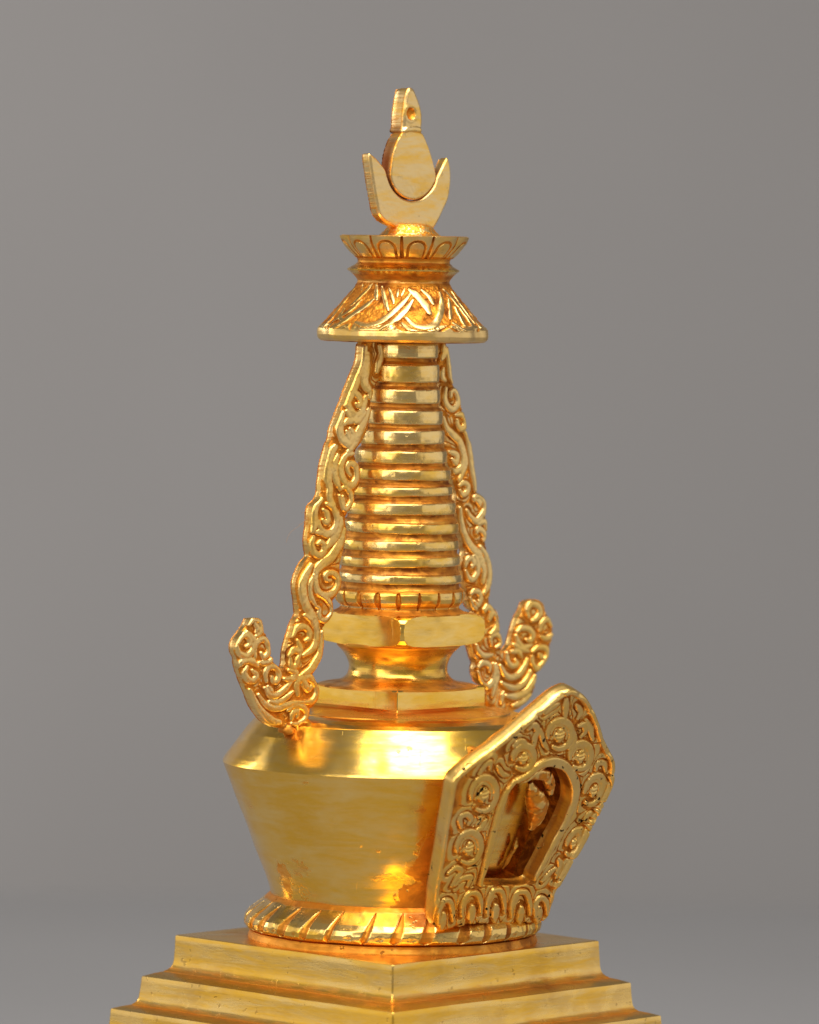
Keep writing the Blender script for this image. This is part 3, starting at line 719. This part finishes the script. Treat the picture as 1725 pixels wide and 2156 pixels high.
right_st = rstrokes([
    ('R1', 28, [(300, 90), (310, 200), (270, 300)]), ('R1', 26, [(350, 150), (380, 320), (400, 520), (420, 620)]), ('R1', 24, [(290, 420), (280, 540), (320, 600)]),
    ('R1', 26, [(330, 700), (320, 860), (360, 960), (430, 1000), (490, 940), (510, 840), (465, 745), (410, 750), (400, 820)]), ('R1', 26, [(470, 1080), (545, 1075), (600, 1120), (610, 1210), (560, 1275), (500, 1230), (490, 1150)]),
    ('R1', 30, [(290, 1120), (340, 1260), (420, 1350), (520, 1450), (575, 1600), (600, 1750), (560, 1900), (520, 2000)]), ('R1', 26, [(370, 1600), (420, 1610), (485, 1650), (470, 1750), (420, 1700)]),
    ('R1', 26, [(390, 1840), (470, 1870), (560, 1800), (570, 1650)]), ('R1', 28, [(600, 1330), (650, 1450), (680, 1620), (700, 1800), (730, 1980), (745, 2140)]),
    ('R2', 24, [(340, 60), (400, 20), (460, 60), (450, 150), (390, 190), (350, 130)]), ('R2', 26, [(545, 270), (560, 215), (630, 215), (695, 290), (700, 400), (640, 500), (580, 560), (500, 500), (450, 410)]),
    ('R2', 24, [(580, 270), (620, 290), (630, 340)]), ('R2', 32, [(350, 380), (370, 600), (430, 790), (520, 930), (600, 1010), (660, 1150), (690, 1280), (670, 1420)]),
    ('R2', 24, [(580, 730), (600, 670), (660, 690), (700, 770), (680, 830)]), ('R2', 24, [(600, 600), (700, 570), (725, 680)]), ('R2', 30, [(640, 920), (715, 1050), (760, 1200), (770, 1350), (740, 1480), (690, 1570)]),
    ('R2', 24, [(420, 1200), (450, 1110), (510, 1080), (545, 1150), (510, 1210)]), ('R2', 24, [(430, 1260), (475, 1360), (545, 1370), (600, 1260), (590, 1130), (550, 1040)]),
    ('R2', 24, [(500, 1590), (550, 1540), (615, 1560), (640, 1650), (600, 1740), (560, 1690)]), ('R2', 24, [(490, 1640), (520, 1760), (580, 1800)]), ('R2', 26, [(690, 1830), (740, 1760), (800, 1830), (760, 1950)]),
    ('R2', 26, [(840, 1820), (880, 1950), (890, 2090)]),
    ('R3', 28, [(430, 320), (510, 285), (565, 350), (520, 470)]), ('R3', 28, [(600, 350), (650, 480), (620, 620), (540, 690)]), ('R3', 24, [(550, 860), (540, 750), (620, 700), (690, 760), (690, 850), (620, 900)]),
    ('R3', 26, [(320, 860), (350, 950), (440, 1020), (560, 1010)]), ('R3', 26, [(345, 1200), (430, 1130), (515, 1170), (520, 1260)]), ('R3', 28, [(345, 1280), (385, 1430), (480, 1500), (570, 1430), (605, 1290), (580, 1150)]),
    ('R3', 26, [(790, 980), (800, 1110), (870, 1180), (940, 1150), (920, 1090)]), ('R3', 24, [(850, 970), (960, 960), (1010, 1050)]), ('R3', 28, [(690, 1180), (770, 1320), (870, 1355), (980, 1310), (1060, 1190), (1100, 1080)]),
    ('R3', 28, [(710, 1440), (830, 1505), (950, 1510), (1075, 1420), (1150, 1260)]), ('R3', 34, [(780, 1640), (930, 1645), (1090, 1575), (1190, 1420), (1220, 1340)]), ('R3', 26, [(880, 1790), (1040, 1730), (1150, 1620)]),
    ('R3', 22, [(620, 1150), (645, 1350), (600, 1500), (560, 1650)]), ('R3', 22, [(730, 1580), (700, 1750)]), ('R3', 28, [(945, 660), (1020, 600), (1130, 620), (1185, 710), (1150, 790), (1090, 780)]),
    ('R3', 28, [(930, 720), (960, 820), (1040, 900), (1160, 860)]), ('R3', 30, [(1120, 430), (1100, 330), (1160, 230), (1260, 260), (1300, 360), (1250, 450), (1180, 490)]),
    ('R3', 26, [(1290, 640), (1330, 520), (1420, 470), (1470, 570)]), ('R3', 24, [(1300, 730), (1400, 760), (1480, 700)]), ('R3', 28, [(1180, 960), (1270, 900), (1380, 910), (1412, 1020), (1340, 1150), (1250, 1220), (1180, 1140), (1180, 1040)]),
    ('R3', 26, [(1280, 1000), (1330, 1060)]), ('R3', 24, [(880, 850), (1000, 920), (1120, 960)]),
])
ribbon(right_out, right_st, 'scrolled gilt ribbon on the far side of the spire', 14)

# weld lump under the near ribbon
# ---- niche plate on the front of the dome
GN = rad(47.0)
n_h = np.array([math.sin(GN), -math.cos(GN), 0]); s_n = np.array([math.cos(GN), math.sin(GN), 0])
lean = math.atan(.45)
up_n = ZUP*math.cos(lean)+n_h*math.sin(lean); n_n = n_h*math.cos(lean)-ZUP*math.sin(lean)
T_N = 29
O_n = n_h*292+ZUP*zy(1925)[0]
def to_n(xy):
    W = ray_plane(xy, O_n, n_n)-O_n
    return np.stack([W @ s_n, W @ up_n], 1)
def NPATH(*segs): return to_n(path(*segs))
nout = NPATH(('C4', [(176, 1790), (186, 1660), (208, 1520), (238, 1350), (262, 1180), (292, 1010), (312, 890), (338, 830), (398, 770), (508, 682), (634, 592), (764, 484), (894, 370), (990, 288), (1070, 222), (1135, 185)]),
             ('N1', [(1285, 96), (1372, 140), (1440, 210), (1490, 310), (1540, 450), (1590, 580), (1650, 700), (1675, 790), (1675, 900), (1650, 1010), (1600, 1120), (1550, 1220), (1470, 1370), (1400, 1500), (1320, 1640), (1250, 1770), (1190, 1880), (1140, 1980), (1110, 2080)]),
             ('N2', [(1590, 567), (1555, 660), (1480, 730), (1390, 748), (1290, 730), (1200, 770), (1090, 765), (960, 750), (840, 745), (720, 745), (600, 770), (470, 795), (350, 812), (292, 780), (268, 700)]))
nout_c = catmull(nout, True, 3.0)
nhole = NPATH(('N1', [(448, 1925), (500, 1750), (560, 1500), (625, 1280), (690, 1110), (755, 1000), (850, 985), (920, 948), (980, 892), (1045, 852), (1120, 842), (1182, 858), (1222, 900), (1252, 970), (1272, 1050), (1268, 1150), (1240, 1230), (1200, 1330), (1150, 1430), (1100, 1520), (1040, 1640), (990, 1740), (935, 1840), (900, 1915), (790, 1945), (620, 1945)]))
nhole_c = catmull(nhole, True, 3.0)
def nst(c, w, H, pts, closed=False): return (catmull(to_n(cr(c, pts)), closed, 2.0), crw(c, w)*(1.9 if H > 0 else 1.25), H*(1.45 if H > 0 else .8), closed)
def ell(c, x, y, rx, ry, tilt=0, a0=0, a1=360, n=18):
    t = np.radians(np.linspace(a0, a1, n)); ca, sa = math.cos(rad(tilt)), math.sin(rad(tilt))
    return [(x+rx*math.cos(a)*ca-ry*math.sin(a)*sa, y+rx*math.cos(a)*sa+ry*math.sin(a)*ca) for a in t]
niche_st = []
# arched band round the opening
niche_st.append(nst('N1', 26, 7, [(425, 1930), (480, 1740), (540, 1490), (602, 1260), (665, 1080), (745, 965)]))
niche_st.append(nst('N1', 34, 8, [(770, 955), (860, 905), (960, 825), (1050, 785), (1130, 785), (1210, 825), (1270, 900), (1310, 990), (1310, 1090), (1275, 1210), (1215, 1340), (1140, 1480), (1070, 1610), (1000, 1740), (930, 1870)]))
for x, y, bx, by, rx, ry, t in ((460, 1090, 50, 78, 118, 158, 8), (320, 1590, 46, 70, 112, 145, 10), (830, 745, 44, 56, 98, 112, 15), (1170, 530, 48, 70, 112, 132, 10),
                                (1365, 730, 46, 66, 98, 120, 12), (1490, 1050, 36, 76, 80, 142, 22), (1300, 1540, 24, 74, 52, 125, 25)):
    niche_st.append(nst('N1', 24, 5.5, ell('N1', x, y, rx, ry, t, -200, 110)))
    niche_st.append(nst('N1', 14, 3.5, ell('N1', x, y, rx*.66, ry*.66, t, -190, 20)))
    ca, sa = math.cos(rad(t+90)), math.sin(rad(t+90))
    niche_st.append(nst('N1', bx*.85, 6.5, [(x-ca*by*.45, y-sa*by*.45), (x+ca*by*.6, y+sa*by*.6)]))
    for dy in (-.32, .12):
        niche_st.append(nst('N1', 9, -3.4, [(x-bx*.75, y+by*dy+5), (x, y+by*dy+1), (x+bx*.7, y+by*dy-10)]))
for w, pts in ((20, [(250, 1400), (240, 1310), (300, 1280), (345, 1320), (320, 1370)]), (20, [(420, 900), (470, 820), (520, 790), (520, 850)]), (22, [(880, 480), (930, 440), (965, 490), (940, 560), (930, 640)]),
               (24, [(1235, 200), (1230, 300), (1225, 370)]), (20, [(1030, 330), (1100, 280), (1160, 240)]), (20, [(1330, 250), (1370, 320), (1340, 380)]), (20, [(1350, 450), (1400, 440), (1410, 500), (1370, 550)]),
               (20, [(1420, 390), (1460, 480), (1480, 580)]), (20, [(1510, 860), (1530, 800), (1590, 800), (1600, 870)]), (20, [(1400, 1330), (1450, 1270), (1480, 1290)]), (22, [(1165, 1700), (1180, 1760), (1140, 1830)]),
               (20, [(130, 1830), (200, 1780), (250, 1810), (200, 1880), (160, 1950)]), (20, [(190, 1940), (260, 1880), (340, 1870), (310, 1950)]), (18, [(590, 830), (640, 900), (690, 910)]), (18, [(740, 640), (800, 590), (860, 610)]),
               (20, [(1010, 1900), (1080, 1830), (1130, 1780)]), (18, [(990, 480), (1020, 600), (1060, 670)]), (20, [(1290, 480), (1310, 580), (1260, 660)]), (20, [(1560, 920), (1600, 1000), (1570, 1100)]),
               (20, [(1370, 1400), (1400, 1460), (1360, 1560)]), (20, [(480, 1330), (440, 1400), (400, 1420)]), (20, [(1240, 1700), (1190, 1790), (1140, 1870)])):
    niche_st.append(nst('N1', w, 5.0, pts))
# raised bead along the outer edge
bead = nout_c[:]
# five petals along the foot of the plate
for bx, by, px, py, hw in ((360, 700, 410, 485, 95), (690, 620, 705, 400, 125), (955, 610, 975, 370, 115), (1235, 630, 1255, 388, 125), (1435, 630, 1475, 455, 80)):
    niche_st.append(nst('N2', 34, 7, [(bx-12, by+90), (bx+5, by), (bx+15, by-70)]))
    niche_st.append(nst('N2', 24, 7, [(px-hw, by+30), (px-hw*.85, by-90), (px-hw*.4, py+25), (px, py), (px+hw*.5, py+20), (px+hw*.75, by-110), (px+hw*.7, by)]))
top_n = nout_c[:, 1].max()
def niche_base(vv, d):
    b = 8*np.clip(1-((d-9)/11)**2, 0, 1)**.6
    low = sstep(55, 20, vv[:, 1])
    floor = -6.0*np.ones(len(vv))
    bead_b = sstep(18, 8, d)
    hole_d = dist_line(vv, nhole_c, True)[0]
    outer_d = dist_line(vv, nout_c, True)[0]
    bb = 9*np.clip(1-((outer_d-6.5)/8.5)**2, 0, 1)**.6*sstep(35, 80, vv[:, 1])
    bulge = 3*np.clip(1-((vv[:, 1]-18)/42)**2, 0, 1)
    return bb+bulge+floor, np.clip(sstep(15, 9, outer_d)*sstep(10, 45, vv[:, 1]), 0, 1)
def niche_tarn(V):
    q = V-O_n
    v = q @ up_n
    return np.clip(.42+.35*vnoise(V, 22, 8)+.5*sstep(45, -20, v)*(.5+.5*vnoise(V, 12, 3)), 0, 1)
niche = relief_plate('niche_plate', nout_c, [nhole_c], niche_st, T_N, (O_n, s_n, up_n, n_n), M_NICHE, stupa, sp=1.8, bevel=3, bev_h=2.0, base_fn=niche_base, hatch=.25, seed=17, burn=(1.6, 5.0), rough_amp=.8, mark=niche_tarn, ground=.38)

# housing walls that join the plate to the dome
cen = nout_c.mean(0)
hc = nhole_c.mean(0)
hs = (hc+(nhole_c-hc)*1.12)[::4]
def wallmesh():
    V = []; F = []; n = len(hs)
    for q, dep in ((hs, T_N-3), (hs*1.0, T_N+45), (hc+(hs-hc)*.97, T_N+120)):
        V += (O_n+q[:, :1]*s_n+q[:, 1:]*up_n-dep*n_n).tolist()
    for r in range(2):
        for i in range(n):
            j = (i+1) % n
            F.append((r*n+i, r*n+j, (r+1)*n+j, (r+1)*n+i))
    V = np.array(V)
    return V, F
V, F = wallmesh()
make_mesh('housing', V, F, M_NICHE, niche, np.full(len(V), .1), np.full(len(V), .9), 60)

# little rough figure cast inside the opening
def blob(name, line, rads, parent, seed, depth, rough=3.0):
    """a lumpy cast shape along a line in the plate's plane"""
    L = catmull(to_n(cr('N1', line)), False, 2.5); m = len(L)
    t = np.linspace(0, 1, m); R = np.interp(t, np.linspace(0, 1, len(rads)), rads)
    nth = 28; V = []; F = []
    tan = np.gradient(L, axis=0); tan /= np.linalg.norm(tan, axis=1)[:, None]
    for i in range(m):
        side = np.array([tan[i][1], -tan[i][0]])
        c = O_n+L[i][0]*s_n+L[i][1]*up_n-depth*n_n
        for k in range(nth):
            a = 2*math.pi*k/nth
            V.append(c+(side[0]*s_n+side[1]*up_n)*R[i]*math.cos(a)+n_n*R[i]*.8*math.sin(a))
    V = np.array(V)
    nrm = vnoise(V, 12, seed)+.6*vnoise(V, 5, seed+1)
    cc = np.repeat(np.array([O_n+l[0]*s_n+l[1]*up_n-depth*n_n for l in L]), nth, 0)
    dirs = V-cc; dl = np.linalg.norm(dirs, axis=1)[:, None]
    V = V+dirs/np.maximum(dl, 1e-6)*(nrm*rough*np.clip(dl[:, 0]/10, .2, 1))[:, None]
    for i in range(m-1):
        for k in range(nth):
            k2 = (k+1) % nth
            F.append((i*nth+k, i*nth+k2, (i+1)*nth+k2, (i+1)*nth+k))
    F.append(tuple(range(nth))[::-1]); F.append(tuple((m-1)*nth+k for k in range(nth)))
    return make_mesh(name, V, F, M_NICHE, parent, .35+.6*nrm, np.clip(.45+.5*nrm+(.4 if name == 'solder_bead' else 0), 0, 1), 50)
blob('figure', [(950, 1015), (975, 1120), (1015, 1220), (1010, 1320), (960, 1455)], [5, 14, 22, 25, 19, 7], niche, 5, 20, 2.2)
blob('canopy_stub', [(880, 965), (980, 930), (1075, 940), (1115, 1030), (1125, 1110)], [7, 11, 13, 13, 6], niche, 9, 14, 1.6)
blob('solder_bead', [(770, 1885), (830, 1780), (880, 1690), (905, 1590)], [3, 6, 4, 7, 3], niche, 12, 46, 2)

# weld under the near ribbon, on the dome's shoulder
def weld(px, r, seed, name='weld'):
    W = ray_plane(cr('L3', [px]), n_r*6, n_r)[0]
    th = np.linspace(0, math.pi, 14); ph = np.linspace(0, 2*math.pi, 24, endpoint=False)
    V = np.array([W+np.array([r[0]*math.sin(t)*math.cos(p), r[1]*math.sin(t)*math.sin(p), r[2]*math.cos(t)]) for t in th for p in ph])
    V += (V-W)*(.35*vnoise(V, 9, seed))[:, None]
    F = [(i*24+k, (i+1)*24+k, (i+1)*24+(k+1) % 24, i*24+(k+1) % 24) for i in range(13) for k in range(24)]
    return make_mesh(name, V, F, M_CHASE, stupa, np.full(len(V), .25), np.full(len(V), .5), 60)
weld((950, 1770), (17, 13, 12), 4)

# ---- one stray fibre caught on the near ribbon
cu = bpy.data.curves.new('fibre', 'CURVE'); cu.dimensions = '3D'; cu.bevel_depth = .3*U; cu.bevel_resolution = 2
for pts in ([(395, 395), (330, 425), (280, 445)], [(360, 480), (320, 560), (260, 620), (160, 680), (90, 760), (65, 860)], [(365, 520), (300, 590), (240, 610)]):
    W = ray_plane(cr('L2', pts), n_r*2, n_r); W[:, 2] += EYE
    s = cu.splines.new('NURBS'); s.points.add(len(pts)-1); s.order_u = 3; s.use_endpoint_u = True
    for i, w in enumerate(W): s.points[i].co = (*(w*U), 1)
mf, nt, b = new_mat('fibre_tan'); b.inputs['Base Color'].default_value = (.35, .2, .1, 1); b.inputs['Roughness'].default_value = .6
cu.materials.append(mf)
fme = bpy.data.meshes.new_from_object(bpy.data.objects.new('fibre_curve', cu)); fib = bpy.data.objects.new('fibre', fme); col.objects.link(fib)
fib['label'] = 'fine tan fibre clinging to the outer edge of the near ribbon'; fib['category'] = 'fibre'

# ------------------------------------------------------------------ table and the grey wall of paper behind it
def slab(name, x0, x1, y0, y1, z0, z1, mat):
    V = [(x, y, z) for z in (z0, z1) for y in (y0, y1) for x in (x0, x1)]
    F = [(0, 2, 3, 1), (4, 5, 7, 6), (0, 1, 5, 4), (2, 6, 7, 3), (0, 4, 6, 2), (1, 3, 7, 5)]
    me = bpy.data.meshes.new(name); me.from_pydata(V, [], F); me.update(); me.materials.append(mat)
    o = bpy.data.objects.new(name, me); col.objects.link(o); o['kind'] = 'structure'; return o
slab('table', -1.6, 1.6, -1.0, .80, -.04, 0, M_TABLE)
slab('backdrop', -3.2, 3.2, 1.70, 1.72, -.8, 3.0, M_PAPER)

# ------------------------------------------------------------------ studio light
w = bpy.data.worlds.new('World'); sc.world = w; w.use_nodes = True
bg = w.node_tree.nodes['Background']; bg.inputs[0].default_value = (1, .97, .94, 1); bg.inputs[1].default_value = .235
def softbox(name, loc, target, sx, sy, radiance, color=(1, 1, 1)):
    l = bpy.data.lights.new(name, 'AREA'); l.shape = 'RECTANGLE'; l.size = sx; l.size_y = sy
    l.energy = radiance*math.pi*sx*sy; l.color = color
    o = bpy.data.objects.new(name, l); col.objects.link(o)
    o.location = loc; o.rotation_euler = (Vector(target)-Vector(loc)).to_track_quat('-Z', 'Y').to_euler()
    return o
softbox('overhead_softbox', (.16, -.30, 1.25), (.05, 0, .12), .72, .6, 9.0, (1, .98, .95))
softbox('front_softbox', (.05, -.85, .95), (0, -.18, 0), 1.1, .6, 3.3, (1, .98, .95))
softbox('key_softbox', (-.75, -.95, .60), (0, 0, .13), .60, 1.0, 2.9, (1, .97, .93))
softbox('side_reflector_lamp', (.95, .0, .33), (0, 0, .12), 1.6, .75, .54, (1, .98, .96))
softbox('fill_softbox', (-1.15, -.05, .28), (0, 0, .15), 1.2, .6, .60, (1, .98, .96))
softbox('backdrop_lamp', (-1.25, .75, .55), (-.30, 1.7, .02), .6, .6, 8.4, (1, .99, .98))

# ------------------------------------------------------------------ camera
cd = bpy.data.cameras.new('camera'); cam = bpy.data.objects.new('camera', cd); col.objects.link(cam)
cd.sensor_fit = 'HORIZONTAL'; cd.sensor_width = 24; cd.lens = 24*FOC/IW
cd.clip_start = .05; cd.clip_end = 50
M = Matrix(((RIGHT[0], UP[0], -FWD[0], CAM[0]*U), (RIGHT[1], UP[1], -FWD[1], CAM[1]*U), (RIGHT[2], UP[2], -FWD[2], (CAM[2]+EYE)*U), (0, 0, 0, 1)))
cam.matrix_world = M
cd.dof.use_dof = True; cd.dof.focus_distance = 1.185; cd.dof.aperture_fstop = 11; cd.dof.aperture_blades = 8
sc.camera = cam
sc.view_settings.view_transform = 'Standard'; sc.view_settings.look = 'None'
sc.view_settings.exposure = 0; sc.view_settings.gamma = 1
sc.cycles.max_bounces = 8; sc.cycles.glossy_bounces = 6; sc.cycles.diffuse_bounces = 3
sc.cycles.use_denoising = True
